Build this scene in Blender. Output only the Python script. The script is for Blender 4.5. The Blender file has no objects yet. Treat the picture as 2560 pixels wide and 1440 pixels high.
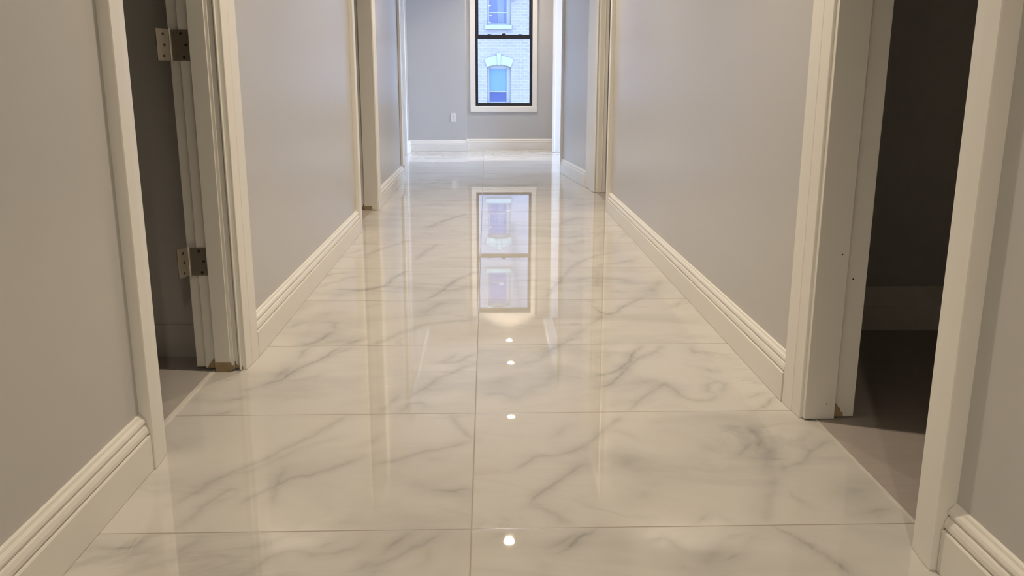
import bpy, bmesh, math
import numpy as np
from mathutils import Vector, Matrix

# ------------------------------------------------------------------ camera
SC = bpy.context.scene
cam_d = bpy.data.cameras.new('camera')
cam = bpy.data.objects.new('camera', cam_d)
SC.collection.objects.link(cam)
CR = Vector((0.9995788, -0.02896334, 0.00182876))
CU = Vector((0.00498277, 0.23336112, 0.97237738))
CF = Vector((0.02859006, 0.9719587, -0.23340715))
cam.matrix_world = Matrix(((CR.x, CU.x, -CF.x, 0), (CR.y, CU.y, -CF.y, 0), (CR.z, CU.z, -CF.z, .86), (0, 0, 0, 1)))
cam_d.sensor_fit = 'HORIZONTAL'
cam_d.sensor_width = 36
cam_d.lens = 2161.82 * 36 / 2560
cam_d.clip_start = .02
SC.camera = cam

# ------------------------------------------------------------------ view, sky
SC.view_settings.view_transform = 'Standard'
SC.view_settings.look = 'None'
SC.view_settings.gamma = 1
SC.view_settings.use_curve_mapping = False
SC.view_settings.exposure = EXPOSURE = 0.0
wd = bpy.data.worlds.new('sky'); SC.world = wd; wd.use_nodes = True
wn = wd.node_tree.nodes; wl = wd.node_tree.links
bg = wn['Background']
tc = wn.new('ShaderNodeTexCoord'); sp = wn.new('ShaderNodeSeparateXYZ'); rp = wn.new('ShaderNodeValToRGB')
wl.new(tc.outputs['Generated'], sp.inputs[0])
mr = wn.new('ShaderNodeMapRange'); mr.inputs[1].default_value = -1; mr.inputs[2].default_value = 1
wl.new(sp.outputs[2], mr.inputs[0]); wl.new(mr.outputs[0], rp.inputs[0]); wl.new(rp.outputs[0], bg.inputs[0])
e = rp.color_ramp.elements
e[0].position = .46; e[0].color = (.46, .52, .72, 1)
e[1].position = .54; e[1].color = (.62, .76, 1.0, 1)
e2 = rp.color_ramp.elements.new(1.0); e2.color = (.70, .88, 1.35, 1)
SKY = 16.0
bg.inputs[1].default_value = SKY

LAMP_COL = (1.0, .83, .62)
LAMP_W = 15.5
# positions of the recessed downlights in the corridor ceiling
LAMPS = [(.12, -3.4), (.12, -.6), (.08, 2.38), (.12, 4.10), (.1536, 5.81), (.2374, 8.265), (.281, 9.997), (.2886, 10.93)]
CEIL = 2.48
LAMP_F = [.9, 1.0, .97, .76, 1.2, .12, .8, .5]

# ------------------------------------------------------------------ materials
def lin(c):
    return tuple((v / 12.92 if v <= .04045 else ((v + .055) / 1.055) ** 2.4) for v in (c[0] / 255, c[1] / 255, c[2] / 255)) + (1,)

class NT:
    def __init__(s, name):
        s.m = bpy.data.materials.new(name); s.m.use_nodes = True
        s.n = s.m.node_tree.nodes; s.l = s.m.node_tree.links; s.p = s.n['Principled BSDF']
    def new(s, t, **k):
        o = s.n.new(t)
        for a, b in k.items(): setattr(o, a, b)
        return o
    def setin(s, node, i, v):
        if hasattr(v, 'is_linked') or isinstance(v, bpy.types.NodeSocket): s.l.new(v, node.inputs[i])
        else: node.inputs[i].default_value = v
    def math(s, op, a, b=None, c=None):
        o = s.new('ShaderNodeMath', operation=op)
        for i, v in enumerate((a, b, c)):
            if v is not None: s.setin(o, i, v)
        return o.outputs[0]
    def mix(s, f, a, b):
        o = s.new('ShaderNodeMix', data_type='RGBA')
        s.setin(o, 0, f); s.setin(o, 6, a); s.setin(o, 7, b)
        return o.outputs[2]
    def noise(s, vec, scale, detail=3, rough=.5, dist=0):
        o = s.new('ShaderNodeTexNoise'); s.setin(o, 'Vector', vec)
        o.inputs['Scale'].default_value = scale; o.inputs['Detail'].default_value = detail
        o.inputs['Roughness'].default_value = rough; o.inputs['Distortion'].default_value = dist
        return o.outputs[0]
    def pos(s): return s.new('ShaderNodeTexCoord').outputs['Object']
    def bump(s, h, strength, dist=.001):
        o = s.new('ShaderNodeBump'); o.inputs['Strength'].default_value = strength; o.inputs['Distance'].default_value = dist
        s.setin(o, 'Height', h); s.l.new(o.outputs[0], s.p.inputs['Normal']); return o

def paint(name, col, rough=.5, var=.03, scale=6, bump=.1, bscale=180, metal=0, spec=.5):
    t = NT(name); P = t.pos()
    a = tuple(max(0, v * (1 - var)) for v in col[:3]) + (1,); b = tuple(min(1, v * (1 + var)) for v in col[:3]) + (1,)
    t.l.new(t.mix(t.noise(P, scale, 4), a, b), t.p.inputs['Base Color'])
    t.p.inputs['Roughness'].default_value = rough; t.p.inputs['Metallic'].default_value = metal
    t.p.inputs['Specular IOR Level'].default_value = spec
    if bump: t.bump(t.noise(P, bscale, 2), bump, .0006)
    return t.m

M_WALL = paint('wall_paint', (.575, .568, .56), .27, .012, 2.2, .16, 260)
M_TRIM = paint('trim_paint', (.88, .865, .825), .34, .01, 3, .05, 90)
M_CEIL = paint('ceiling_paint', (.78, .77, .75), .8, .01, 2, .1, 200)
M_BARE = paint('bare_wood', (.36, .27, .16), .75, .18, 60, .2, 240)
M_DARK = paint('dark_hole', (.02, .018, .015), .8, .1, 20, 0)
M_BRASS = paint('satin_nickel', (.36, .325, .27), .36, .10, 30, .05, 300, metal=.72)
M_STEEL = paint('hinge_pin_metal', (.62, .59, .53), .30, .08, 60, .05, 300, metal=.75)
M_BLACK = paint('black_window_frame', (.020, .021, .030), .35, .1, 8, .03, 120)
M_PLATE = paint('white_plastic', (.83, .83, .82), .3, .005, 4, 0)
M_RING = paint('white_enamel', (.85, .84, .82), .4, .005, 4, 0)
M_STONE = paint('painted_stone', (.23, .262, .232), .7, .02, 6, .2, 60)
M_SASH = paint('painted_sash', (.21, .22, .23), .5, .02, 6, .05, 60)
M_CURTAIN = paint('pale_curtain', (.12, .145, .21), .8, .08, 2.5, .1, 20)
M_SHADE = paint('roller_shade', (.08, .15, .24), .7, .08, 1.4, .02, 60)
M_PIPE = paint('painted_downpipe', (.12, .12, .14), .6, .05, 6, .1, 50)

def m_emit(name, col, k):
    t = NT(name); P = t.pos()
    t.p.inputs['Base Color'].default_value = col + (1,)
    t.l.new(t.mix(t.noise(P, 20, 1), col + (1,), tuple(v * .97 for v in col) + (1,)), t.p.inputs['Emission Color'])
    t.p.inputs['Emission Strength'].default_value = k
    return t.m
M_LENS = m_emit('lit_lamp_lens', (1.0, .88, .66), 26.0)

def m_glass(name, tint=(.96, .98, 1.0)):
    t = NT(name); t.n.remove(t.p)
    tr = t.new('ShaderNodeBsdfTransparent'); tr.inputs[0].default_value = tint + (1,)
    gl = t.new('ShaderNodeBsdfGlossy'); gl.inputs['Roughness'].default_value = .01
    fr = t.new('ShaderNodeFresnel'); fr.inputs[0].default_value = 1.45
    mx = t.new('ShaderNodeMixShader')
    t.l.new(fr.outputs[0], mx.inputs[0]); t.l.new(tr.outputs[0], mx.inputs[1]); t.l.new(gl.outputs[0], mx.inputs[2])
    t.l.new(mx.outputs[0], t.n['Material Output'].inputs[0])
    return t.m
M_GLASS = m_glass('tinted_window_glass', (.59, .63, .66))
M_CLEAR = m_glass('clear_window_glass')

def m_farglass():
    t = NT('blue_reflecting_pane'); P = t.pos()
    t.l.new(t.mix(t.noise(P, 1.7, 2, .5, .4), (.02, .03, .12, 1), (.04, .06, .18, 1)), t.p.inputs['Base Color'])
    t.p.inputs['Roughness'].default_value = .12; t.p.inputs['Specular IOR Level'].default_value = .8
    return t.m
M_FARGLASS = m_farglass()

def m_brick():
    t = NT('white_painted_brick'); P = t.pos()
    sw = t.new('ShaderNodeSeparateXYZ'); t.l.new(P, sw.inputs[0])
    cb = t.new('ShaderNodeCombineXYZ'); t.l.new(sw.outputs[0], cb.inputs[0]); t.l.new(sw.outputs[2], cb.inputs[1])
    b = t.new('ShaderNodeTexBrick'); t.l.new(cb.outputs[0], b.inputs['Vector'])
    b.inputs['Scale'].default_value = 1; b.inputs['Brick Width'].default_value = .19; b.inputs['Row Height'].default_value = .066
    b.inputs['Mortar Size'].default_value = .006; b.inputs['Mortar Smooth'].default_value = .3
    b.inputs['Color1'].default_value = (.200, .187, .200, 1); b.inputs['Color2'].default_value = (.165, .158, .172, 1)
    b.inputs['Mortar'].default_value = (.26, .245, .25, 1)
    t.l.new(t.mix(t.math('MULTIPLY', t.noise(P, 3, 4), .25), b.outputs[0], (.22, .21, .22, 1)), t.p.inputs['Base Color'])
    t.p.inputs['Roughness'].default_value = .8; t.bump(b.outputs['Fac'], -.5, .004)
    return t.m
M_BRICK = m_brick()

GY0, GD, GX0, GW = 1.548, .6103, -.0335, 1.22
def m_marble():
    t = NT('polished_marble_tile'); P = t.pos()
    s = t.new('ShaderNodeSeparateXYZ'); t.l.new(P, s.inputs[0]); X, Y = s.outputs[0], s.outputs[1]
    u = t.math('DIVIDE', t.math('SUBTRACT', X, GX0), GW); v = t.math('DIVIDE', t.math('SUBTRACT', Y, GY0), GD)
    iu, iv = t.math('FLOOR', u), t.math('FLOOR', v)
    du = t.math('MULTIPLY', t.math('ABSOLUTE', t.math('SUBTRACT', u, t.math('ROUND', u))), GW)
    dv = t.math('MULTIPLY', t.math('ABSOLUTE', t.math('SUBTRACT', v, t.math('ROUND', v))), GD)
    dg = t.math('MINIMUM', du, dv)
    # a different slab offset for each tile
    wn_ = t.new('ShaderNodeTexWhiteNoise', noise_dimensions='2D')
    cb = t.new('ShaderNodeCombineXYZ'); t.l.new(iu, cb.inputs[0]); t.l.new(iv, cb.inputs[1]); t.l.new(cb.outputs[0], wn_.inputs['Vector'])
    off = t.new('ShaderNodeVectorMath', operation='MULTIPLY_ADD')
    t.l.new(wn_.outputs['Color'], off.inputs[0]); off.inputs[1].default_value = (9, 9, 9)
    # veining runs diagonally: rotate and stretch
    mp = t.new('ShaderNodeMapping'); mp.inputs['Rotation'].default_value = (0, 0, math.radians(-38)); mp.inputs['Scale'].default_value = (.8, 2.0, 1)
    t.l.new(P, off.inputs[2]); t.l.new(off.outputs[0], mp.inputs[0]); V = mp.outputs[0]
    cloud = t.noise(V, 1.6, 6, .62, .7)
    cl = t.new('ShaderNodeMapRange'); t.l.new(cloud, cl.inputs[0]); cl.inputs[1].default_value = .47; cl.inputs[2].default_value = .75
    cl.inputs[3].default_value = 0; cl.inputs[4].default_value = .42
    rn = t.noise(V, 1.1, 7, .6, 1.2)
    rid = t.math('SUBTRACT', 1, t.math('MULTIPLY', t.math('ABSOLUTE', t.math('SUBTRACT', rn, .5)), 34))
    rid = t.math('MULTIPLY', t.math('MAXIMUM', rid, 0), t.math('MULTIPLY', t.math('MAXIMUM', t.math('SUBTRACT', t.noise(V, 2.3, 2), .46), 0), 2.2))
    at = t.new('ShaderNodeAttribute', attribute_name='vein')
    br = t.math('ADD', .55, t.math('MULTIPLY', t.noise(P, 26, 5, .7), .85))
    vein = t.math('MULTIPLY', t.math('MULTIPLY', at.outputs['Fac'], 1.2), br)
    f = t.math('MINIMUM', t.math('ADD', t.math('ADD', cl.outputs[0], t.math('MULTIPLY', rid, .55)), vein), .92)
    col = t.mix(f, (.655, .642, .615, 1), (.34, .335, .325, 1))
    warm = t.math('MULTIPLY', t.math('MAXIMUM', t.math('SUBTRACT', t.noise(P, 2.6, 3), .52), 0), 1.4)
    col = t.mix(warm, col, (.655, .59, .53, 1))
    g = t.new('ShaderNodeMapRange'); t.l.new(dg, g.inputs[0]); g.inputs[1].default_value = .0008; g.inputs[2].default_value = .0018
    g.inputs[3].default_value = 1; g.inputs[4].default_value = 0
    t.l.new(t.mix(g.outputs[0], col, (.34, .29, .235, 1)), t.p.inputs['Base Color'])
    t.l.new(t.math('ADD', .018, t.math('MULTIPLY', g.outputs[0], .2)), t.p.inputs['Roughness'])
    t.p.inputs['Specular IOR Level'].default_value = .5; t.p.inputs['IOR'].default_value = 1.6
    ed = t.new('ShaderNodeMapRange'); t.l.new(dg, ed.inputs[0]); ed.inputs[1].default_value = .0008; ed.inputs[2].default_value = .0034
    h = t.math('ADD', ed.outputs[0], t.math('MULTIPLY', t.noise(P, 1.3, 1), .10))
    t.bump(h, .35, .0012)
    return t.m
M_MARBLE = m_marble()

def m_sidefloor(name, a, b, rough):
    t = NT(name); P = t.pos()
    mp = t.new('ShaderNodeMapping'); mp.inputs['Scale'].default_value = (1.2, 26, 1); t.l.new(P, mp.inputs[0])
    f = t.math('ADD', t.math('MULTIPLY', t.noise(mp.outputs[0], 3, 5, .65), .8), t.math('MULTIPLY', t.noise(P, 5, 4), .2))
    t.l.new(t.mix(f, a, b), t.p.inputs['Base Color']); t.p.inputs['Roughness'].default_value = rough
    t.bump(t.noise(mp.outputs[0], 8, 3), .1, .0005)
    return t.m
M_BROWN = m_sidefloor('brown_porcelain_floor', (.34, .30, .275, 1), (.50, .45, .42, 1), .38)
M_GREY = m_sidefloor('grey_porcelain_floor', (.40, .37, .35, 1), (.50, .465, .44, 1), .30)
M_SILL = paint('threshold_stone', (.74, .71, .67), .3, .03, 12, .03, 90)

# ------------------------------------------------------------------ helpers
COL = SC.collection
def finish(o, parent=None):
    COL.objects.link(o)
    if parent is not None:
        o.parent = parent
        o.matrix_parent_inverse = Matrix.Identity(4)
        o.location = -Vector(parent_world(parent)) if not o.get('_loc') else o.location
    return o
def parent_world(p):
    v = Vector(p.location)
    while p.parent is not None:
        p = p.parent; v = v + Vector(p.location)
    return v
def tag(o, label=None, cat=None, group=None, kind=None):
    if label: o['label'] = label
    if cat: o['category'] = cat
    if group: o['group'] = group
    if kind: o['kind'] = kind
    return o
def empty(name, loc, **k):
    o = bpy.data.objects.new(name, None); o.location = loc; o.empty_display_size = .1
    COL.objects.link(o); return tag(o, **k)
def obj(name, bm, mat, parent=None, bevel=0, smooth=False, **k):
    bmesh.ops.recalc_face_normals(bm, faces=bm.faces)
    me = bpy.data.meshes.new(name); bm.to_mesh(me); bm.free(); me.materials.append(mat)
    o = bpy.data.objects.new(name, me)
    if smooth:
        for p in me.polygons: p.use_smooth = True
    if bevel:
        b = o.modifiers.new('bevel', 'BEVEL'); b.width = bevel; b.segments = 2; b.limit_method = 'ANGLE'; b.angle_limit = .6
    finish(o, parent); return tag(o, **k)
def box(bm, x0, x1, y0, y1, z0, z1):
    x0, x1 = min(x0, x1), max(x0, x1); y0, y1 = min(y0, y1), max(y0, y1)
    v = [bm.verts.new(p) for p in ((x0, y0, z0), (x1, y0, z0), (x1, y1, z0), (x0, y1, z0), (x0, y0, z1), (x1, y0, z1), (x1, y1, z1), (x0, y1, z1))]
    for f in ((0, 3, 2, 1), (4, 5, 6, 7), (0, 1, 5, 4), (1, 2, 6, 5), (2, 3, 7, 6), (3, 0, 4, 7)): bm.faces.new([v[i] for i in f])
    return bm
def B(*boxes):
    bm = bmesh.new()
    for b in boxes: box(bm, *b)
    return bm
def prism(bm, ring0, ring1):
    a = [bm.verts.new(p) for p in ring0]; b = [bm.verts.new(p) for p in ring1]; n = len(a)
    for i in range(n): bm.faces.new((a[i], a[(i + 1) % n], b[(i + 1) % n], b[i]))
    bm.faces.new(a[::-1]); bm.faces.new(b)
    return bm
def cyl(bm, c, axis, r, h, n=24, r2=None):
    ax = Vector(axis).normalized(); q = Vector((0, 0, 1)).rotation_difference(ax).to_matrix().to_4x4()
    bmesh.ops.create_cone(bm, cap_ends=True, segments=n, radius1=r, radius2=r if r2 is None else r2, depth=h, matrix=Matrix.Translation(c) @ q)
    return bm

# ------------------------------------------------------------------ floor with traced veining
VEINS = """n -0.657,1.664 -0.632,1.705 -0.612,1.769 -0.573,1.825 -0.530,1.877 -0.476,1.960 -0.430,2.036 -0.370,2.151
f -0.597,1.800 -0.543,1.818 -0.501,1.876 -0.464,1.931 -0.405,1.981 -0.364,2.010
n -0.617,1.560 -0.607,1.592 -0.595,1.633 -0.582,1.670 -0.570,1.709 -0.560,1.729 -0.537,1.726 -0.538,1.708
n -0.576,1.654 -0.558,1.678 -0.544,1.691
n -0.518,1.658 -0.504,1.690 -0.485,1.719 -0.465,1.748 -0.436,1.777 -0.400,1.801 -0.363,1.833 -0.300,1.885
n -0.451,1.656 -0.461,1.730 -0.465,1.772 -0.466,1.822 -0.467,1.842
f -0.385,1.566 -0.363,1.591
f -0.303,1.559 -0.273,1.604
b -0.764,1.939 -0.735,1.974
n -0.760,1.491 -0.747,1.505 -0.708,1.497 -0.686,1.498 -0.673,1.521 -0.654,1.544
f -0.730,1.434 -0.710,1.447
n -0.652,1.420 -0.635,1.440 -0.625,1.466
n -0.586,1.460 -0.570,1.482 -0.556,1.504 -0.542,1.541
f -0.561,1.401 -0.533,1.405 -0.519,1.429 -0.504,1.454
n -0.430,1.392 -0.421,1.426 -0.405,1.456 -0.382,1.473 -0.360,1.481 -0.322,1.467 -0.287,1.466 -0.259,1.478 -0.244,1.492 -0.237,1.505
n -0.326,1.485 -0.298,1.502 -0.285,1.511
n -0.253,1.393 -0.224,1.425 -0.200,1.442
f -0.454,1.483 -0.414,1.510 -0.384,1.537
n -0.263,1.850 -0.227,1.862 -0.203,1.875 -0.170,1.902 -0.147,1.920 -0.098,1.944 -0.053,1.969 -0.037,1.978
n -0.145,1.891 -0.133,1.877 -0.110,1.880
n -0.100,2.144 -0.078,2.084 -0.045,1.999 -0.035,1.978
f -0.172,1.752 -0.137,1.730
s -0.125,1.721 -0.088,1.711 -0.039,1.716
n -0.310,1.956 -0.283,1.986 -0.270,2.024
n 0.050,1.812 0.079,1.841 0.116,1.881 0.170,1.890 0.208,1.914 0.243,1.957 0.265,1.987 0.296,2.034 0.320,2.074 0.355,2.133
s 0.090,1.653 0.108,1.692 0.123,1.712 0.140,1.735 0.175,1.781 0.217,1.838
n 0.107,1.681 0.120,1.680
n 0.090,1.648 0.124,1.649
n 0.084,1.637 0.109,1.631 0.136,1.604 0.151,1.577 0.164,1.555
f 0.153,1.990 0.190,2.052 0.214,2.077
b 0.327,1.890 0.335,1.848 0.346,1.828
b 0.314,1.658 0.354,1.715
s -0.198,1.461 -0.180,1.492 -0.158,1.529 -0.149,1.545
n -0.233,1.409 -0.201,1.429 -0.174,1.454 -0.148,1.476 -0.112,1.507 -0.092,1.534
n -0.231,1.401 -0.209,1.400 -0.192,1.408 -0.182,1.400
n -0.244,1.487 -0.234,1.505
f -0.139,1.419 -0.127,1.419 -0.119,1.435 -0.117,1.466 -0.107,1.493
f -0.054,1.464 -0.035,1.477
n 0.008,1.501 0.025,1.517 0.040,1.533
s 0.131,1.453 0.160,1.486 0.188,1.522 0.208,1.544
n 0.117,1.478 0.150,1.504 0.182,1.532
n 0.306,1.496 0.342,1.507 0.354,1.495
f 0.098,1.379 0.105,1.413 0.095,1.434
b 0.660,2.049 0.672,1.993 0.659,1.932 0.667,1.889 0.642,1.821 0.654,1.788
n 0.672,1.993 0.650,1.932 0.665,1.903
n 0.579,1.863 0.597,1.876 0.623,1.911 0.644,1.963
n 0.654,1.788 0.687,1.816 0.724,1.839 0.768,1.886 0.811,1.936 0.850,1.965
f 0.748,1.855 0.787,1.851 0.850,1.859
b 0.654,1.788 0.627,1.720 0.591,1.651 0.565,1.603 0.561,1.567 0.557,1.544
n 0.601,1.869 0.656,1.854 0.700,1.853
n 0.653,1.701 0.646,1.673 0.662,1.641 0.668,1.622
n 0.525,1.921 0.546,1.906
n 0.415,1.548 0.435,1.591 0.446,1.612
f 0.466,1.600 0.482,1.574 0.492,1.546
n 0.751,1.588 0.795,1.600 0.842,1.612
f 0.796,1.603 0.793,1.561
b 0.772,1.669 0.813,1.715
s 0.561,1.542 0.580,1.517 0.597,1.481 0.616,1.456 0.632,1.429 0.642,1.390 0.660,1.368
n 0.426,1.413 0.452,1.429 0.475,1.446
f 0.475,1.446 0.502,1.495 0.524,1.528
f 0.519,1.481 0.538,1.509
b 0.393,1.389 0.417,1.439 0.452,1.483 0.494,1.519
n 0.323,1.500 0.342,1.507 0.349,1.495 0.364,1.462 0.386,1.448
f 0.344,1.386 0.361,1.419
f 0.291,2.026 0.330,2.033 0.378,1.977
b 0.325,1.897 0.328,1.842 0.348,1.821
s -0.657,2.379 -0.630,2.415 -0.609,2.436 -0.590,2.503 -0.554,2.586 -0.509,2.660 -0.506,2.713 -0.485,2.756
n -0.632,2.426 -0.627,2.481 -0.615,2.527 -0.597,2.569
b -0.626,2.448 -0.609,2.504 -0.601,2.551
n -0.509,2.660 -0.483,2.699 -0.447,2.755
n -0.512,2.654 -0.484,2.653
n -0.711,2.344 -0.686,2.353 -0.657,2.379
n -0.739,2.261 -0.713,2.275 -0.688,2.284 -0.668,2.313
f -0.609,2.420 -0.560,2.430 -0.512,2.467 -0.481,2.501
n -0.601,2.624 -0.597,2.702 -0.588,2.758
s -0.727,2.165 -0.702,2.168 -0.675,2.190
n -0.293,2.167 -0.278,2.208 -0.258,2.273 -0.247,2.302
n -0.224,2.170 -0.212,2.224 -0.186,2.243 -0.167,2.214
n -0.214,2.282 -0.186,2.341 -0.167,2.372 -0.145,2.436 -0.103,2.492 -0.047,2.574
b -0.186,2.341 -0.151,2.351
n -0.165,2.583 -0.135,2.607 -0.101,2.677
n -0.165,2.587 -0.098,2.581 -0.072,2.637 -0.037,2.682
f -0.391,2.096 -0.384,2.113 -0.367,2.130
n -0.633,2.778 -0.583,2.797 -0.566,2.840 -0.554,2.870
f -0.554,2.797 -0.514,2.810 -0.477,2.838
n -0.453,2.794 -0.419,2.852
n -0.384,2.779 -0.356,2.821 -0.331,2.864
s 0.315,2.437 0.359,2.464 0.405,2.515 0.438,2.575 0.454,2.625 0.487,2.703 0.512,2.751
n 0.400,2.480 0.453,2.574 0.489,2.624 0.538,2.669 0.569,2.722 0.584,2.756
s 0.325,2.345 0.354,2.370 0.384,2.424 0.420,2.515
n 0.375,2.160 0.405,2.219 0.434,2.266 0.468,2.315 0.512,2.377 0.534,2.324 0.549,2.263 0.571,2.234 0.613,2.238 0.649,2.281 0.680,2.331 0.688,2.373 0.666,2.390 0.638,2.363 0.621,2.312 0.650,2.286
n 0.654,2.429 0.656,2.406
n 0.661,2.521 0.680,2.473 0.706,2.484
n 0.669,2.740 0.664,2.646
f 0.436,2.379 0.489,2.410 0.511,2.372
n 0.721,2.250 0.767,2.283 0.796,2.297
s 0.723,2.165 0.749,2.183 0.791,2.248 0.805,2.257
n 0.192,2.670 0.230,2.737 0.270,2.807 0.313,2.850
f 0.099,2.546 0.127,2.582 0.156,2.606 0.192,2.670
b 0.023,2.378 0.038,2.421 0.102,2.442
b 0.155,2.396 0.192,2.439 0.221,2.519
b -0.023,2.307 0.044,2.305 0.078,2.265 0.107,2.304
f 0.333,2.221 0.343,2.174
f 0.323,2.079 0.346,2.121
s -0.726,3.804 -0.706,3.877 -0.667,3.885 -0.647,3.913
n -0.714,3.615 -0.688,3.681 -0.654,3.732 -0.631,3.784 -0.581,3.819
s -0.653,3.565 -0.600,3.564 -0.538,3.547 -0.497,3.570 -0.443,3.626 -0.428,3.692 -0.415,3.797 -0.392,3.889 -0.371,3.927
f -0.447,3.693 -0.390,3.700 -0.344,3.716
f -0.629,3.427 -0.590,3.501 -0.538,3.547
b -0.715,3.220 -0.703,3.328 -0.680,3.355
b -0.638,3.166 -0.575,3.191
n -0.708,2.987 -0.686,3.033 -0.668,3.056
n -0.586,3.066 -0.558,3.054 -0.545,2.995 -0.546,2.961
s -0.611,2.772 -0.587,2.802 -0.561,2.853 -0.544,2.950
n -0.554,2.801 -0.515,2.831
s -0.468,2.799 -0.436,2.829 -0.421,2.850
f -0.460,2.872 -0.442,2.850
n -0.377,2.767 -0.352,2.827 -0.322,2.890 -0.284,2.944 -0.255,2.977 -0.227,3.023 -0.170,3.051 -0.116,3.068 -0.041,3.078
b -0.253,3.158 -0.224,3.235 -0.184,3.316 -0.150,3.358
s -0.252,3.389 -0.219,3.448 -0.187,3.524 -0.172,3.620 -0.138,3.738 -0.101,3.809 -0.045,3.901
b -0.193,3.508 -0.132,3.554 -0.066,3.634
f -0.248,3.794 -0.120,3.773 -0.048,3.719
f -0.469,3.281 -0.438,3.308 -0.410,3.335
n -0.615,4.309 -0.590,4.355 -0.559,4.474 -0.520,4.548 -0.463,4.638 -0.418,4.731
n -0.703,4.357 -0.668,4.427 -0.665,4.501
n -0.359,4.192 -0.333,4.303 -0.313,4.421 -0.263,4.595
s -0.362,5.147 -0.323,5.211 -0.272,5.277
f -0.695,5.089 -0.635,5.119
n 0.235,3.415 0.266,3.507 0.300,3.632 0.339,3.785 0.386,3.951 0.448,4.108 0.503,4.202 0.549,4.263 0.618,4.326 0.664,4.364
n 0.520,3.992 0.562,4.059 0.653,4.092 0.724,4.173
f 0.683,4.103 0.738,4.197
s 0.412,3.276 0.429,3.231 0.443,3.165 0.459,3.143 0.491,3.185 0.523,3.244 0.564,3.304 0.627,3.398
n 0.360,2.997 0.390,3.035 0.439,3.130
n 0.251,3.012 0.315,3.011 0.360,2.997
n 0.403,3.371 0.429,3.323
f 0.254,2.794 0.281,2.839 0.327,2.922 0.371,2.997
f 0.206,2.686 0.230,2.750 0.254,2.794
n 0.461,4.753 0.495,4.815 0.543,4.846
n 0.418,4.575 0.509,4.631 0.537,4.690
f 0.423,4.518 0.446,4.329
b 0.504,3.970 0.503,3.782 0.464,3.574
b 0.388,3.744 0.503,3.782 0.599,3.740 0.622,3.663
n 0.532,3.519 0.562,3.501
b 0.675,3.481 0.708,3.569 0.775,3.736
n 0.734,3.254 0.766,3.315 0.793,3.362
s -0.366,5.149 -0.313,5.278 -0.259,5.434 -0.138,5.685
f -0.492,7.394 -0.410,7.619
b 0.452,5.284 0.527,5.420 0.599,5.501"""
def vnoise(x, y, seed):
    xi = np.floor(x).astype(int); yi = np.floor(y).astype(int); fx = x - xi; fy = y - yi
    fx = fx * fx * (3 - 2 * fx); fy = fy * fy * (3 - 2 * fy)
    def h(a, b):
        n = (a * 374761393 + b * 668265263 + seed * 974634777) & 0x7fffffff
        n = ((n ^ (n >> 13)) * 1274126177) & 0x7fffffff
        return ((n ^ (n >> 16)) & 0xffff) / 65535.0
    return (h(xi, yi) * (1 - fx) + h(xi + 1, yi) * fx) * (1 - fy) + (h(xi, yi + 1) * (1 - fx) + h(xi + 1, yi + 1) * fx) * fy
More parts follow.
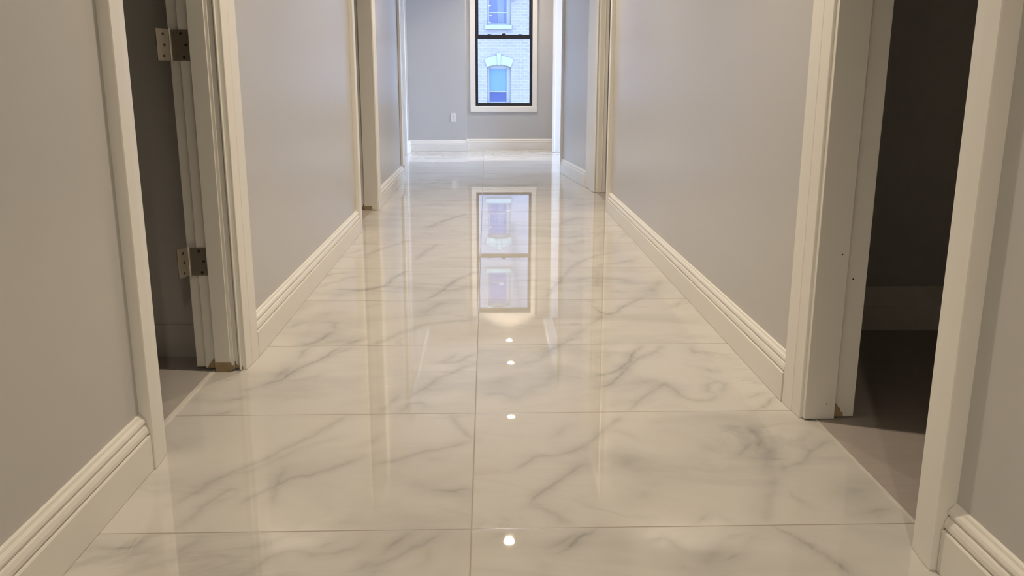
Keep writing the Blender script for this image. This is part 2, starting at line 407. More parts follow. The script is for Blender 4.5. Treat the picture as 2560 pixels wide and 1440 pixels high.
def build_floor():
    xs = np.arange(-.90, .905, .006)
    ys = np.concatenate([np.arange(-4.0, 1.2, .2), np.arange(1.2, 2.6, .005), np.arange(2.6, 4.2, .009), np.arange(4.2, 7.69, .02), [7.70]])
    ys2 = np.concatenate([[7.70], np.arange(7.9, 11.45, .2)])
    X, Y = np.meshgrid(xs, ys)
    wx = X + .014 * (vnoise(X * 18, Y * 18, 3) - .5) + .007 * (vnoise(X * 55, Y * 55, 5) - .5)
    wy = Y + .014 * (vnoise(X * 18, Y * 18, 7) - .5) + .007 * (vnoise(X * 55, Y * 55, 11) - .5)
    A = np.zeros_like(X)
    prm = {'s': (.0035, .38, .019, .24), 'n': (.0040, .20, .018, .19), 'f': (.005, .09, .020, .13), 'b': (.012, .15, .040, .19)}
    for ln in VEINS.split('\n'):
        a = ln.split()
        pts = np.array([[float(c) for c in s.split(',')] for s in a[1:]]); w1, k1, w2, k2 = prm[a[0]]
        D = np.full_like(X, 9.0); T = np.zeros_like(X)
        m = (X > pts[:, 0].min() - .12) & (X < pts[:, 0].max() + .12) & (Y > pts[:, 1].min() - .12) & (Y < pts[:, 1].max() + .12)
        if not m.any(): continue
        px, py = wx[m], wy[m]; d = np.full(px.shape, 9.0)
        sc = 1 + .12 * max(0, pts[:, 1].mean() - 2)
        for i in range(len(pts) - 1):
            p, q = pts[i], pts[i + 1]; e_ = q - p; L = (e_ ** 2).sum() + 1e-9
            s_ = np.clip(((px - p[0]) * e_[0] + (py - p[1]) * e_[1]) / L, 0, 1)
            d = np.minimum(d, np.hypot(px - p[0] - s_ * e_[0], py - p[1] - s_ * e_[1]))
        # fade towards both ends
        en = np.minimum(np.hypot(px - pts[0][0], py - pts[0][1]), np.hypot(px - pts[-1][0], py - pts[-1][1]))
        fade = np.clip(.35 + en / .05, 0, 1)
        brk = .45 + .9 * vnoise(px * 30, py * 30, 17)
        val = (k1 * np.exp(-(d / (w1 * sc)) ** 1.6) * brk + k2 * np.exp(-(d / (w2 * sc)) ** 2)) * fade
        A[m] = np.maximum(A[m], val) + .35 * np.minimum(A[m], val)
    ny, nx = X.shape
    v1 = np.stack([X.ravel(), Y.ravel(), np.zeros(X.size)], 1)
    idx = np.arange(ny * nx).reshape(ny, nx)
    f1 = np.stack([idx[:-1, :-1].ravel(), idx[:-1, 1:].ravel(), idx[1:, 1:].ravel(), idx[1:, :-1].ravel()], 1)
    xs2 = np.array([-3.0, -1.8, -.9, 0, .9, 1.8, 3.0]); X2, Y2 = np.meshgrid(xs2, ys2); o = len(v1)
    v2 = np.stack([X2.ravel(), Y2.ravel(), np.zeros(X2.size)], 1); i2 = o + np.arange(X2.size).reshape(X2.shape)
    f2 = np.stack([i2[:-1, :-1].ravel(), i2[:-1, 1:].ravel(), i2[1:, 1:].ravel(), i2[1:, :-1].ravel()], 1)
    vs = np.concatenate([v1, v2]); fs = np.concatenate([f1, f2])
    me = bpy.data.meshes.new('floor')
    me.vertices.add(len(vs)); me.vertices.foreach_set('co', vs.ravel())
    me.loops.add(fs.size); me.loops.foreach_set('vertex_index', fs.ravel().astype(np.int32))
    me.polygons.add(len(fs)); me.polygons.foreach_set('loop_start', np.arange(0, fs.size, 4, dtype=np.int32))
    me.update(calc_edges=True)
    at = me.attributes.new('vein', 'FLOAT', 'POINT')
    at.data.foreach_set('value', np.concatenate([A.ravel(), np.zeros(len(v2))]).astype(np.float32))
    me.materials.append(M_MARBLE)
    o = bpy.data.objects.new('floor', me); COL.objects.link(o)
    return tag(o, 'polished white marble tile floor with grey veins along the corridor', 'floor', kind='structure')
build_floor()

# ------------------------------------------------------------------ shell
def struct(name, bm, mat, label, cat='wall', bevel=0):
    return obj(name, bm, mat, None, bevel, label=label, cat=cat, kind='structure')
TOP = CEIL
HD = 2.00     # door head height
# left side: (wall face x, y0, y1)
XLN, XLM, XE = -.780, -.750, -.960
struct('wall_left', B((XLN - .105, XLN, -4, 1.925, 0, TOP), (XLN - .105, XLN, 1.925, 2.54, HD, TOP)), M_WALL, 'light grey painted wall at the left edge, nearest the camera')
struct('wall_left', B((XLM - .105, XLM, 2.54, 5.07, 0, TOP), (XLM - .105, XLM, 5.07, 5.885, HD, TOP)), M_WALL, 'light grey wall on the left between the hinged doorway and the next doorway')
struct('wall_left', B((XLM - .11, XLM, 5.885, 7.70, 0, TOP), (XLM - .11, XLM, 7.70, 10.33, 2.12, TOP)), M_WALL, 'bluish grey stretch of left wall beyond the second doorway')
struct('wall_left', B((XE - .12, XE, 10.34, 10.925, 0, TOP)), M_WALL, 'short left wall return beside the far end of the corridor')
XR = .829
struct('wall_right', B((XR, XR + .126, -4, 1.443, 0, TOP), (XR, XR + .126, 1.443, 2.111, HD, TOP)), M_WALL, 'light grey painted wall at the right edge, nearest the camera')
struct('wall_right', B((XR, XR + .126, 2.111, 5.842, 0, TOP), (XR, XR + .126, 5.842, 6.80, HD, TOP)), M_WALL, 'long light grey wall on the right between the dark doorway and the next one')
# right segment that runs inwards
P0, P1 = Vector((.862, 6.80, 0)), Vector((.727, 8.30, 0))
dr = (P1 - P0).normalized(); nr = Vector((dr.y, -dr.x, 0))      # nr points away from the corridor
def slant(a, b, o0, o1, z0, z1, bm=None):
    bm = bm or bmesh.new()
    r = [P0 + dr * a + nr * o0, P0 + dr * b + nr * o0, P0 + dr * b + nr * o1, P0 + dr * a + nr * o1]
    return prism(bm, [p + Vector((0, 0, z0)) for p in r], [p + Vector((0, 0, z1)) for p in r])
LS = (P1 - P0).length
struct('wall_right', slant(0, LS, 0, .10, 0, TOP), M_WALL, 'narrow grey stretch of right wall angling in near the window')
struct('wall_right', B((.90, 1.02, 10.75, 11.20, 0, TOP), (.74, .84, 8.31, 10.75, 2.12, TOP)), M_WALL, 'far right wall end beside the window wall')
WY = 11.15
struct('wall_far', B((-.25, -.20, WY, WY + .2, 0, TOP), (.635, 1.60, WY, WY + .2, 0, TOP), (-.20, .635, WY, WY + .2, 0, .50), (-.20, .635, WY, WY + .2, 2.15, TOP)), M_WALL, 'light grey end wall holding the window')
struct('wall_far', B((-1.08, -.25, 10.925, WY + .2, 0, TOP)), M_WALL, 'grey boxed-out end wall left of the window')
struct('wall_back', B((-.9, .97, -4.12, -4.0, 0, TOP)), M_WALL, 'grey wall behind the camera')
struct('ceiling', B((-3.2, 3.5, -4.12, WY + .2, TOP, TOP + .12)), M_CEIL, 'flat white corridor ceiling', 'ceiling')

# rooms seen through the doorways
struct('wall_closet', B((-2.6, XLM - .105, 2.67, 2.76, 0, TOP), (-2.7, -2.6, .6, 2.76, 0, TOP), (-2.6, XLN - .105, .6, .7, 0, TOP)), M_WALL, 'dim grey wall inside the hinged doorway on the left')
struct('wall_closet', B((-2.6, XLM - .105, 4.4, 4.5, 0, TOP), (-2.7, -2.6, 4.4, 6.6, 0, TOP), (-2.6, XLM - .11, 6.5, 6.6, 0, TOP)), M_WALL, 'dim grey wall inside the second left doorway')
struct('wall_dark_room', B((XR + .126, 3.3, 2.92, 3.02, 0, TOP), (3.3, 3.4, .2, 3.02, 0, TOP), (XR + .126, 3.3, .2, .3, 0, TOP)), M_WALL, 'dark wall inside the open doorway at right')
struct('wall_dark_room', B((XR + .126, 3.3, 5.0, 5.1, 0, TOP), (3.3, 3.4, 5.0, 7.7, 0, TOP), (.90, 3.3, 7.6, 7.7, 0, TOP)), M_WALL, 'dim wall inside the second right doorway')
struct('baseboard_closet', B((-2.6, XLM - .11, 2.662, 2.67, 0, .105)), M_WALL, 'dim grey-painted baseboard inside the hinged doorway', 'baseboard')
bm = B((.97, 3.3, 2.905, 2.92, 0, .088)); box(bm, .97, 3.3, 2.91, 2.92, .088, .16)
struct('baseboard_dark_room', bm, M_TRIM, 'tall dark baseboard inside the dark room', 'baseboard')
struct('floor_closet', B((-2.6, -.838, .7, 2.67, -.02, .0012)), M_GREY, 'greyish tile floor inside the hinged doorway', 'floor')
struct('floor_closet', B((-2.6, -.781, 4.5, 6.5, -.02, .0012)), M_BROWN, 'brown floor inside the second left doorway', 'floor')
struct('floor_dark_room', B((.857, 3.3, .3, 2.92, -.02, .0012)), M_BROWN, 'brown streaked floor inside the dark room at right', 'floor')
struct('floor_dark_room', B((.864, 3.3, 5.1, 7.6, -.02, .0012)), M_BROWN, 'brown floor inside the second right doorway', 'floor')

# side areas of the end room, each with an added daylight window in the outer wall
struct('wall_side_room', B((-3.1, -1.08, WY, WY + .2, 0, TOP), (-3.1, -2.9, 7.6, 9.9, 0, TOP), (-3.1, -2.9, 9.9, 11.0, 0, .25), (-3.1, -2.9, 9.9, 11.0, 2.15, TOP), (-3.1, -2.9, 11.0, WY, 0, TOP), (-2.9, XLM - .11, 7.6, 7.70, 0, TOP)), M_WALL, 'walls of the area opening off the left near the window')
struct('wall_side_room', B((1.60, 3.1, WY, WY + .2, 0, TOP), (2.9, 3.1, 7.6, 9.1, 0, TOP), (2.9, 3.1, 11.0, WY, 0, TOP), (2.9, 3.1, 9.1, 11.0, 0, .15), (2.9, 3.1, 9.1, 11.0, 2.2, TOP)), M_WALL, 'walls of the daylit area opening off the right near the window')

# ------------------------------------------------------------------ baseboards
BB = [(0, 0), (.022, 0), (.022, .080), (.0205, .0825), (.0145, .083), (.0145, .0862), (.019, .0882), (.0185, .096), (.0155, .104), (.0115, .1085), (.0115, .112), (.0145, .1132), (.0145, .1165), (.0125, .1215), (.0075, .126), (.0055, .131), (0, .133)]
def baseboard(name, a, b, n, label, t=1.0):
    """a,b: ends on the wall face; n: direction out of the wall."""
    a, b, n = Vector(a), Vector(b), Vector(n).normalized()
    r = lambda p: [p + n * u * t + Vector((0, 0, v + .001)) for u, v in BB]
    return struct(name, prism(bmesh.new(), r(a), r(b)), M_TRIM, label, 'baseboard')
baseboard('baseboard_left', (XLN, -4, 0), (XLN, 1.836, 0), (1, 0, 0), 'white baseboard along the nearest left wall')
baseboard('baseboard_left', (XLM, 2.658, 0), (XLM, 4.955, 0), (1, 0, 0), 'white moulded baseboard on the left between the first two doorways')
baseboard('baseboard_left', (XLM, 5.965, 0), (XLM, 7.70, 0), (1, 0, 0), 'bluish white baseboard on the left past the second doorway')
baseboard('baseboard_left', (XE, 10.42, 0), (XE, 10.925, 0), (1, 0, 0), 'short white baseboard at the far left corner')
baseboard('baseboard_right', (XR, -4, 0), (XR, 1.374, 0), (-1, 0, 0), 'white baseboard along the nearest right wall, at bottom right')
baseboard('baseboard_right', (XR, 2.226, 0), (XR, 5.755, 0), (-1, 0, 0), 'long white moulded baseboard on the right wall')
q0, q1 = P0 + dr * .36, P0 + dr * LS
baseboard('baseboard_right', q0, q1, -nr, 'short angled white baseboard past the second right doorway')
baseboard('baseboard_far', (-.25, WY, 0), (.90, WY, 0), (0, -1, 0), 'white baseboard under the window')
baseboard('baseboard_far', (XE, 10.925, 0), (-.25, 10.925, 0), (0, -1, 0), 'white baseboard below the outlet')
baseboard('baseboard_far', (-.25, 10.905, 0), (-.25, WY, 0), (1, 0, 0), 'tiny baseboard return at the wall step')

# ------------------------------------------------------------------ door frames
def casing_profile(w, t):
    # (along the wall from the opening, out of the wall)
    return [(0, 0), (0, t - .0075), (.0015, t - .006), (w * .42, t - .003), (w * .44, t - .0015), (w - .002, t), (w, t - .002), (w, 0)]
def mesh_casing(xw, s, y_open, ydir, w, t, z1):
    """vertical casing leg; xw wall face, s = +1 if the corridor is towards +x"""
    bm = bmesh.new()
    r = lambda z: [Vector((xw + s * v, y_open + ydir * u, z)) for u, v in casing_profile(w, t)]
    return prism(bm, r(.001), r(z1))
def doorway(name, loc, label, xw, s, y0, y1, wn_, wf, t, x_back, far_steps=None, hw=.09, head=HD):
    """far_steps: list of (x_a, x_b, y_face) strips of the far jamb seen by the camera"""
    d = empty(name, loc, label=label, cat='doorway', kind='structure')
    obj('casing', mesh_casing(xw, s, y0, -1, wn_, t, head), M_TRIM, d)
    obj('casing', mesh_casing(xw, s, y1, 1, wf, t, head), M_TRIM, d)
    bm = bmesh.new()
    rr = lambda y: [Vector((xw + s * v, y, head + u)) for u, v in casing_profile(hw, t)]
    obj('head_casing', prism(bm, rr(y0 - wn_), rr(y1 + wf)), M_TRIM, d)
    obj('jamb', B((xw + s * .001, x_back, y0 - .018, y0, .002, head)), M_TRIM, d)
    xs_, xe_ = xw + s * .001, x_back
    obj('head_jamb', B((xs_, xe_, y0, y1, head - .018, head)), M_TRIM, d)
    return d
# door_1: left, with hinges
d1 = doorway('door_1', (-.80, 2.22, 0), 'white trimmed doorway on the left with two exposed hinges and no door', XLN, 1, 1.925, 2.530, .088, .0, .026, -.885)
bpy.data.objects.remove([c for c in d1.children if c.name.startswith('casing')][1])
obj('casing', mesh_casing(XLM, 1, 2.530, 1, .126, .0215, HD), M_TRIM, d1)
obj('jamb', B((-.756, -.8545, 2.523, 2.541, .010, HD), (-.8545, -.885, 2.533, 2.541, .010, HD), (-.749, -.756, 2.526, 2.541, .003, HD)), M_TRIM, d1, .0012)
obj('door_stop', B((-.776, -.823, 2.511, 2.523, .004, HD)), M_TRIM, d1, .0015)
obj('stop_bead', B((-.768, -.776, 2.5165, 2.523, .006, HD)), M_TRIM, d1, .0015)
obj('jamb_edge_bead', B((-.7485, -.7525, 2.5175, 2.526, .003, HD)), M_TRIM, d1, .0012)
obj('threshold', B((-.824, -.838, 1.935, 2.508, -.004, .0030)), M_SILL, d1, .001)
obj('bare_wood_block', B((-.7745, -.8215, 2.5098, 2.5125, .001, .030)), M_BARE, d1, label='bare brown wood at the foot of the stop')
def chip(parent, pts, y, th=.0012):
    a = [Vector((x, y, z)) for x, z in pts]; b = [p + Vector((0, th, 0)) for p in a]
    return obj('paint_chip', prism(bmesh.new(), a, b), M_BARE, parent, label='ragged patch of bare brown wood')
chip(d1, [(-.8245, .0105), (-.8245, .041), (-.828, .0405), (-.831, .036), (-.836, .033), (-.8375, .026), (-.842, .024), (-.845, .018), (-.849, .0105)], 2.5222)
chip(d1, [(-.7535, .0085), (-.7535, .016), (-.758, .017), (-.762, .020), (-.7645, .031), (-.7665, .030), (-.7675, .0105)], 2.5222)
chip(d1, [(-.7685, .006), (-.7685, .022), (-.772, .018), (-.7755, .022), (-.7755, .006)], 2.5158)
chip(d1, [(-.745, .002), (-.745, .014), (-.7485, .009), (-.7485, .002)], 2.5288)
def hinge(z, ang, zoff):
    h = empty('hinge', (0, 0, 0), label=zoff); h.parent = d1
    pw = parent_world(d1); h.location = Vector((-.877, 2.520, z)) - pw
    W = Vector((-.877, 2.520, z))
    H2 = .0425
    obj('leaf', B((-.874, -.826, 2.5195, 2.5222, z - H2, z + H2 - .002)), M_BRASS, h, .0006)
    # free leaf, swung open
    c, s_ = math.cos(ang), math.sin(ang)
    def pt(u, v, zz): return Vector((-.880 - u * c + v * s_, 2.5185 - u * s_ - v * c, zz))
    bm = bmesh.new(); r = lambda zz: [pt(0, 0, zz), pt(.046, 0, zz), pt(.046, .0028, zz), pt(0, .0028, zz)]
    prism(bm, r(z - H2), r(z + H2)); obj('leaf', bm, M_BRASS, h, .0006)
    for k in range(5):
        zz = z - H2 + .0085 + k * .017
        obj('knuckle', cyl(bmesh.new(), (-.877, 2.5185, zz), (0, 0, 1), .0042, .0160, 20), M_STEEL, h, .0005, smooth=False)
    obj('pin', cyl(bmesh.new(), (-.877, 2.5185, z), (0, 0, 1), .0030, .092, 16), M_STEEL, h)
    for (x, dz) in ((-.846, .031), (-.834, 0), (-.841, -.033)):
        bm = bmesh.new(); cyl(bm, (x, 2.5191, z + dz), (0, 1, 0), .0042, .0012, 20)
        obj('screw_hole', bm, M_DARK, h)
    bm = bmesh.new(); cyl(bm, (-.8665, 2.5191, z + .0315), (0, 1, 0), .0014, .0012, 12); obj('screw_hole', bm, M_DARK, h)
    for (u, dz) in ((.022, .029), (.019, 0), (.023, -.030)):
        bm = bmesh.new(); cc = pt(u, .0030, z + dz); nrm = pt(0, 1, 0) - pt(0, 0, 0)
        cyl(bm, cc, nrm, .0040, .0010, 20); obj('screw_hole', bm, M_DARK, h)
hinge(.340, math.radians(70), 'lower satin metal hinge with one leaf hanging free')
hinge(.954, math.radians(64), 'upper satin metal hinge with one leaf hanging free')

# door_2: left, second
d2 = doorway('door_2', (-.80, 5.47, 0), 'second white trimmed doorway on the left', XLM, 1, 5.065, 5.865, .110, .095, .023, -.865)
obj('jamb', B((-.749, -.830, 5.866, 5.882, .004, HD), (-.830, -.868, 5.876, 5.884, .004, HD)), M_TRIM, d2, .001)
obj('door_stop', B((-.738, -.829, 5.860, 5.867, .004, HD)), M_TRIM, d2, .001)
obj('bare_wood_block', B((-.778, -.828, 5.8585, 5.8605, .002, .029)), M_BARE, d2, label='bare brown wood at the jamb foot')
chip(d2, [(-.833, .005), (-.833, .045), (-.838, .040), (-.845, .024), (-.855, .014), (-.855, .005)], 5.8750)
chip(d2, [(-.769, .002), (-.7705, .017), (-.764, .008), (-.759, .002)], 5.8590)

# door_3: wide opening to the left near the window
d3 = empty('door_3', (-.80, 9.0, 0), label='wide cased opening on the left just before the window wall', cat='doorway', kind='structure')
obj('casing', B((-.862, -.724, 7.700, 7.714, .002, 2.12)), M_TRIM, d3, .001)
obj('casing', B((-.749, -.727, 7.62, 7.699, .134, 2.12)), M_TRIM, d3, .003)
obj('casing', B((-.960, -.936, 10.335, 10.42, .002, 2.12), (-1.085, -.962, 10.318, 10.339, .002, 2.12)), M_TRIM, d3, .002)
obj('head_casing', B((-.745, -.727, 7.70, 10.33, 2.12, 2.20)), M_TRIM, d3, .002)

# door_4: right, dark room
d4 = empty('door_4', (.86, 1.77, 0), label='white trimmed doorway at right opening on a dark room', cat='doorway', kind='structure')
obj('casing', mesh_casing(XR, -1, 1.458, -1, .082, .033, HD), M_TRIM, d4)
obj('casing', mesh_casing(XR, -1, 2.103, 1, .120, .019, HD), M_TRIM, d4)
bm = bmesh.new(); rr = lambda y: [Vector((XR - v, y, HD + u)) for u, v in casing_profile(.09, .02)]
obj('head_casing', prism(bm, rr(1.376), rr(2.223)), M_TRIM, d4)
obj('jamb', B((XR, .955, 1.440, 1.458, .002, HD)), M_TRIM, d4)
obj('jamb', B((.823, .956, 2.098, 2.110, .006, HD)), M_TRIM, d4, .001)
obj('door_stop', B((.8235, .9025, 2.0885, 2.099, .003, HD)), M_TRIM, d4, .0015)
obj('head_jamb', B((XR, .955, 1.458, 2.098, HD - .018, HD)), M_TRIM, d4)
c = chip(d4, [(.9055, .0065), (.9055, .042), (.9095, .043), (.9135, .033), (.9185, .031), (.9205, .020), (.9265, .018), (.9285, .0065)], 2.0960)
for (x, z) in ((.8795, .045),):
    bm = bmesh.new(); cyl(bm, (x, 2.0885, z), (0, 1, 0), .0017, .0012, 12); obj('nail_hole', bm, M_DARK, d4)
bm = bmesh.new(); cyl(bm, (.8845, 2.0885, .440), (0, 1, 0), .0019, .0012, 12); obj('nail_hole', bm, M_DARK, d4)
bm = bmesh.new(); cyl(bm, (.9215, 2.0975, .375), (0, 1, 0), .0019, .0012, 12); obj('nail_hole', bm, M_DARK, d4)
obj('threshold', B((.854, .857, 1.46, 2.088, -.004, .0020)), M_SILL, d4)

# door_5: right, second
d5 = empty('door_5', (.86, 6.3, 0), label='second white trimmed doorway on the right', cat='doorway', kind='structure')
obj('casing', mesh_casing(XR, -1, 5.84, -1, .095, .027, HD), M_TRIM, d5)
obj('jamb', B((XR, .955, 5.84, 5.858, .002, HD)), M_TRIM, d5)
pts = [(.0, -.016), (.0, -.006), (.055, -.022), (.20, -.022), (.215, -.012), (.36, -.014), (.36, .001), (.0, .001)]
bm = bmesh.new()
r = lambda z: [P0 + dr * a + nr * o_ + Vector((0, 0, z)) for a, o_ in [(0, .0), (0, -.016), (.018, -.020), (.13, -.020), (.14, -.012), (.36, -.012), (.36, 0)]]
obj('casing', prism(bm, r(.002), r(HD)), M_TRIM, d5, .001)
obj('jamb', B((.846, .955, 6.794, 6.806, .003, HD)), M_TRIM, d5, .0008)
obj('door_stop', B((.868, .930, 6.783, 6.794, .003, HD)), M_TRIM, d5, .0012)
obj('jamb_edge_bead', B((.846, .852, 6.788, 6.794, .003, HD), (.902, .905, 6.780, 6.783, .003, HD)), M_TRIM, d5, .0005)
bm = bmesh.new(); rr = lambda y: [Vector((XR - v, y, HD + u)) for u, v in casing_profile(.09, .02)]
obj('head_casing', prism(bm, rr(5.745), rr(6.80)), M_TRIM, d5)
obj('head_jamb', B((XR, .955, 5.858, 6.794, HD - .018, HD)), M_TRIM, d5)

# door_6: wide opening to the right near the window
d6 = empty('door_6', (.85, 9.5, 0), label='wide cased opening on the right just before the window wall', cat='doorway', kind='structure')
obj('casing', slant(LS, LS + .014, -.026, .115, .002, 2.12), M_TRIM, d6, .001)
obj('casing', B((.806, .838, 10.742, 10.80, .002, 2.12)), M_TRIM, d6, .003)
obj('jamb', B((.832, .925, 10.748, 10.765, .002, 2.12)), M_TRIM, d6, .001)
obj('casing', B((.838, .90, 10.765, 10.80, .002, 2.12)), M_TRIM, d6)
obj('head_casing', B((.72, .74, 8.31, 10.75, 2.12, 2.20)), M_TRIM, d6, .002)
obj('strike_plate', B((.734, .737, 8.268, 8.283, 1.14, 1.42)), M_DARK, d6, label='dark narrow strike plate on the frame edge')
obj('strike_plate', B((.734, .737, 8.268, 8.283, 1.46, 1.485)), M_DARK, d6, label='small dark latch hole above the strike plate')

# ------------------------------------------------------------------ window
w1 = empty('window_1', (.22, WY, .5), label='tall black-framed double-hung window at the corridor end', cat='window', kind='structure')
obj('window_casing', B((-.201, -.136, WY - .018, WY, .536, 2.155)), M_TRIM, w1, .002)
obj('window_casing', B((.577, .636, WY - .018, WY, .536, 2.155)), M_TRIM, w1, .002)
obj('window_casing', B((-.201, .636, WY - .018, WY, 2.155, 2.22)), M_TRIM, w1, .002)
obj('window_sill', B((-.200, .643, WY - .026, WY + .03, .473, .536)), M_TRIM, w1, .003)
obj('window_reveal', B((-.200, -.136, WY + .0, WY + .06, .536, 2.155), (.578, .635, WY, WY + .06, .536, 2.155), (-.136, .578, WY + .0, WY + .05, .536, .545)), M_TRIM, w1)
obj('window_frame', B((-.1355, -.118, WY + .012, WY + .12, .546, 2.15), (.560, .5775, WY + .012, WY + .12, .546, 2.15), (-.118, .560, WY + .012, WY + .12, .546, .560), (-.118, .560, WY + .012, WY + .12, 2.135, 2.15)), M_BLACK, w1, .0015)
def sash(x0, x1, z0, z1, y, st, rb, rt, nm):
    s = obj(nm, B((x0, x0 + st, y, y + .03, z0, z1), (x1 - st, x1, y, y + .03, z0, z1), (x0 + st, x1 - st, y, y + .03, z0, z0 + rb), (x0 + st, x1 - st, y, y + .03, z1 - rt, z1)), M_BLACK, w1, .0015)
    obj('window_pane', B((x0 + st, x1 - st, y + .013, y + .017, z0 + rb, z1 - rt)), M_GLASS, s)
    return s
sash(-.118, .560, .560, 1.411, WY + .020, .016, .022, .050, 'lower_sash')
sash(-.118, .560, 1.365, 2.135, WY + .056, .024, .045, .030, 'upper_sash')
obj('sash_lock', B((.195, .245, WY + .016, WY + .05, 1.411, 1.425), (.212, .230, WY + .016, WY + .05, 1.425, 1.432)), M_BLACK, w1, .002)
obj('tilt_latch', B((.02, .062, WY + .018, WY + .046, 1.411, 1.419)), M_BLACK, w1, .002)
obj('tilt_latch', B((.40, .442, WY + .018, WY + .046, 1.411, 1.419)), M_BLACK, w1, .002)
# unseen side-area windows, added to bring daylight to the corridor end
for n, x, y0, y1, z0, z1 in ((2, -2.98, 9.9, 11.0, .25, 2.15), (3, 3.02, 9.1, 11.0, .15, 2.2)):
    w = empty('window_%d' % n, (x, (y0 + y1) / 2, z0), label='unseen window added for daylight in the %s side area near the corridor end' % ('left' if n == 2 else 'right'), cat='window', kind='structure')
    ym = (y0 + y1) / 2
    obj('window_frame', B((x - .02, x + .02, y0, y0 + .04, z0, z1), (x - .02, x + .02, y1 - .04, y1, z0, z1), (x - .02, x + .02, ym - .02, ym + .02, z0 + .04, z1 - .04), (x - .02, x + .02, y0 + .04, y1 - .04, z0, z0 + .04), (x - .02, x + .02, y0 + .04, y1 - .04, z1 - .04, z1)), M_BLACK, w)
    obj('window_pane', B((x - .002, x + .002, y0 + .04, ym - .02, z0 + .04, z1 - .04)), M_CLEAR, w)
    obj('window_pane', B((x - .002, x + .002, ym + .02, y1 - .04, z0 + .04, z1 - .04)), M_CLEAR, w)

# ------------------------------------------------------------------ outlet
ou = empty('wall_outlet', (-.409, 10.925, .41), label='small white electrical outlet on the end wall left of the window', cat='outlet')
obj('cover_plate', B((-.442, -.376, 10.9195, 10.9250, .358, .466)), M_PLATE, ou, .002)
for z in (.391, .432):
    s = obj('socket', B((-.421, -.397, 10.9175, 10.9200, z - .013, z + .013)), M_PLATE, ou, .003)
    obj('slot', B((-.4145, -.4125, 10.9170, 10.9178, z - .003, z + .006), (-.4055, -.4035, 10.9170, 10.9178, z - .003, z + .006), (-.4105, -.4075, 10.9170, 10.9178, z - .009, z - .006)), M_DARK, s)
bm = bmesh.new(); cyl(bm, (-.409, 10.9185, .412), (0, 1, 0), .0028, .002, 12); obj('screw', bm, M_DARK, ou)

# ------------------------------------------------------------------ ceiling downlights (seen mirrored in the floor)
ORD = ['behind the camera, farthest back', 'behind the camera', 'between the hinged doorway and the dark room', 'over the long right wall, out of the photo', 'mirrored lowest in the photo, just right of the grout cross', 'second up in the row of mirrored lights', 'third up in the row of mirrored lights', 'nearest the window, mirrored highest']
def ring(c, r0, r1, z0, z1, n=40):
    bm = bmesh.new(); L = []
    for r_, z in ((r0, z0), (r1, z0 + .002), (r1, z1), (r0, z1)):
        L.append([bm.verts.new((c[0] + r_ * math.cos(2 * math.pi * i / n), c[1] + r_ * math.sin(2 * math.pi * i / n), z)) for i in range(n)])
    for k in range(4):
        for i in range(n): bm.faces.new((L[k][i], L[k][(i + 1) % n], L[(k + 1) % 4][(i + 1) % n], L[(k + 1) % 4][i]))
    return bm
def dome(c, r, h, z, n=32, m=8):
    bm = bmesh.new(); rings = []
    for k in range(m):
        t = k / m * math.pi / 2
        rings.append([bm.verts.new((c[0] + r * math.cos(t) * math.cos(2 * math.pi * i / n), c[1] + r * math.cos(t) * math.sin(2 * math.pi * i / n), z - h * math.sin(t))) for i in range(n)])
    tip = bm.verts.new((c[0], c[1], z - h))
    for k in range(m - 1):
        for i in range(n): bm.faces.new((rings[k][i], rings[k][(i + 1) % n], rings[k + 1][(i + 1) % n], rings[k + 1][i]))
    for i in range(n): bm.faces.new((rings[-1][i], rings[-1][(i + 1) % n], tip))
    bm.faces.new(rings[0][::-1])
    return bm
for i, (x, y) in enumerate(LAMPS):
    dl = empty('recessed_downlight', (x, y, CEIL), label='round warm recessed ceiling light, ' + ORD[i], cat='ceiling light', group='ceiling downlights down the corridor')
    obj('trim_ring', ring((x, y), .040, .056, CEIL - .006, CEIL), M_RING, dl, smooth=False)
    obj('lens', dome((x, y), .040, .018, CEIL), M_LENS, dl, smooth=True)
    la = bpy.data.lights.new('lamp_glow', 'AREA'); la.shape = 'DISK'; la.size = .060
    la.color = LAMP_COL; la.energy = LAMP_W * LAMP_F[i]; la.spread = math.radians(130)
    lo = bpy.data.objects.new('lamp_glow', la); COL.objects.link(lo); lo.parent = dl; lo.location = (0, 0, -.0195)

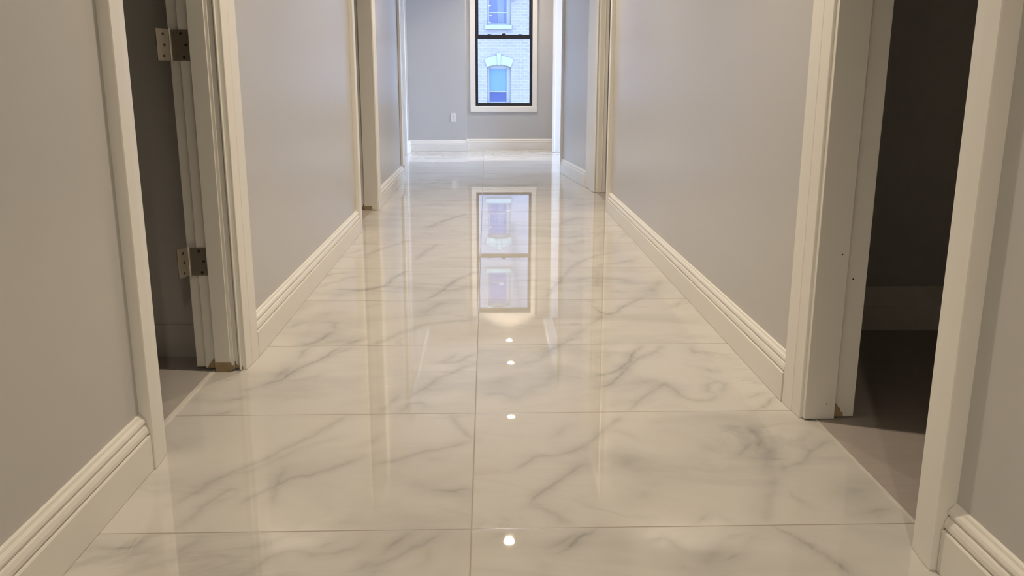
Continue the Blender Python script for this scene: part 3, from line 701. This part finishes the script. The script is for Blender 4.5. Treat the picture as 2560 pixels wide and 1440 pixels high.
# ------------------------------------------------------------------ the building across the yard
FY = 22.0
bd = empty('apartment_building', (.3, FY, -6), label='white painted brick apartment building seen through the window', cat='building')
WIN = [(-.02 + .045, .603, .30 + dz, 1.235 + dz) for dz in (-5.46, -3.64, -1.82, 0, 1.88, 3.70)]
def facade():
    bm = bmesh.new()
    zs = [-6.0]; x0, x1 = WIN[0][0], WIN[0][1]
    for (a, b, z0, z1) in WIN: zs += [z0, z1]
    zs.append(7.2)
    box(bm, -3.0, x0, FY, FY + .4, -6, 7.2); box(bm, x1, 3.6, FY, FY + .4, -6, 7.2)
    for k in range(0, len(zs), 2): box(bm, x0, x1, FY, FY + .4, zs[k], zs[k + 1])
    return bm
obj('brick_facade', facade(), M_BRICK, bd)
for i, (x0, x1, z0, z1) in enumerate(WIN):
    fr = obj('window_frame', B((x0, x0 + .055, FY + .09, FY + .15, z0, z1), (x1 - .10, x1, FY + .09, FY + .15, z0, z1), (x0 + .055, x1 - .10, FY + .09, FY + .15, z1 - .09, z1), (x0 + .055, x1 - .10, FY + .09, FY + .15, z0, z0 + .04), (x0 + .055, x1 - .10, FY + .10, FY + .15, z0 + .275, z0 + .305)), M_SASH, bd, .004)
    obj('pane', B((x0 + .055, x1 - .10, FY + .12, FY + .13, z0 + .04, z1 - .09)), M_FARGLASS, fr)
    if i == 3: obj('roller_shade', B((x0 + .058, x1 - .103, FY + .110, FY + .116, z0 + .305, z1 - .09)), M_SHADE, fr)
    if i == 4:
        bm = bmesh.new(); n = 14; ys = lambda k: FY + .112 + .004 * math.sin(k * 1.7)
        a = [Vector((x0 + .26 + .012 * k, ys(k), z0 + .04)) for k in range(n)]; b = [Vector((x0 + .24 + .014 * k, ys(k), z0 + .60)) for k in range(n)]
        va = [bm.verts.new(p) for p in a]; vb = [bm.verts.new(p) for p in b]
        for k in range(n - 1): bm.faces.new((va[k], va[k + 1], vb[k + 1], vb[k]))
        c = obj('curtain', bm, M_CURTAIN, fr); sm = c.modifiers.new('thick', 'SOLIDIFY'); sm.thickness = .004
    obj('stone_sill', B((x0 - .05, x1 + .025, FY - .07, FY + .10, z0 - .11, z0 - .005)), M_STONE, bd, .006)
    # arched lintel with a keystone
    bm = bmesh.new(); N = 12; xm = (x0 + x1) / 2; hw_ = (x1 - x0) / 2
    lo_, hi_ = [], []
    for k in range(N + 1):
        u = -1 + 2 * k / N
        lo_.append(Vector((xm + u * (hw_ + .0), FY - .03, z1 - .055 + .06 * (1 - u * u))))
        hi_.append(Vector((xm + u * (hw_ + .07), FY - .03, z1 + .12 + .10 * (1 - u * u))))
    r1_ = lo_ + hi_[::-1]; prism(bm, r1_, [p + Vector((0, .06, 0)) for p in r1_])
    obj('arched_lintel', bm, M_STONE, bd)
    bm = bmesh.new(); r1_ = [Vector((xm - .03, FY - .055, z1 - .01)), Vector((xm + .03, FY - .055, z1 - .01)), Vector((xm + .055, FY - .055, z1 + .275)), Vector((xm - .055, FY - .055, z1 + .275))]
    prism(bm, r1_, [p + Vector((0, .05, 0)) for p in r1_]); obj('keystone', bm, M_STONE, bd)
bm = bmesh.new(); a, b = Vector((.64, FY - .14, 2.70)), Vector((.87, FY - .14, 5.4)); cyl(bm, (a + b) / 2, b - a, .035, (b - a).length, 16)
dp = obj('drain_pipe', bm, M_PIPE, bd)
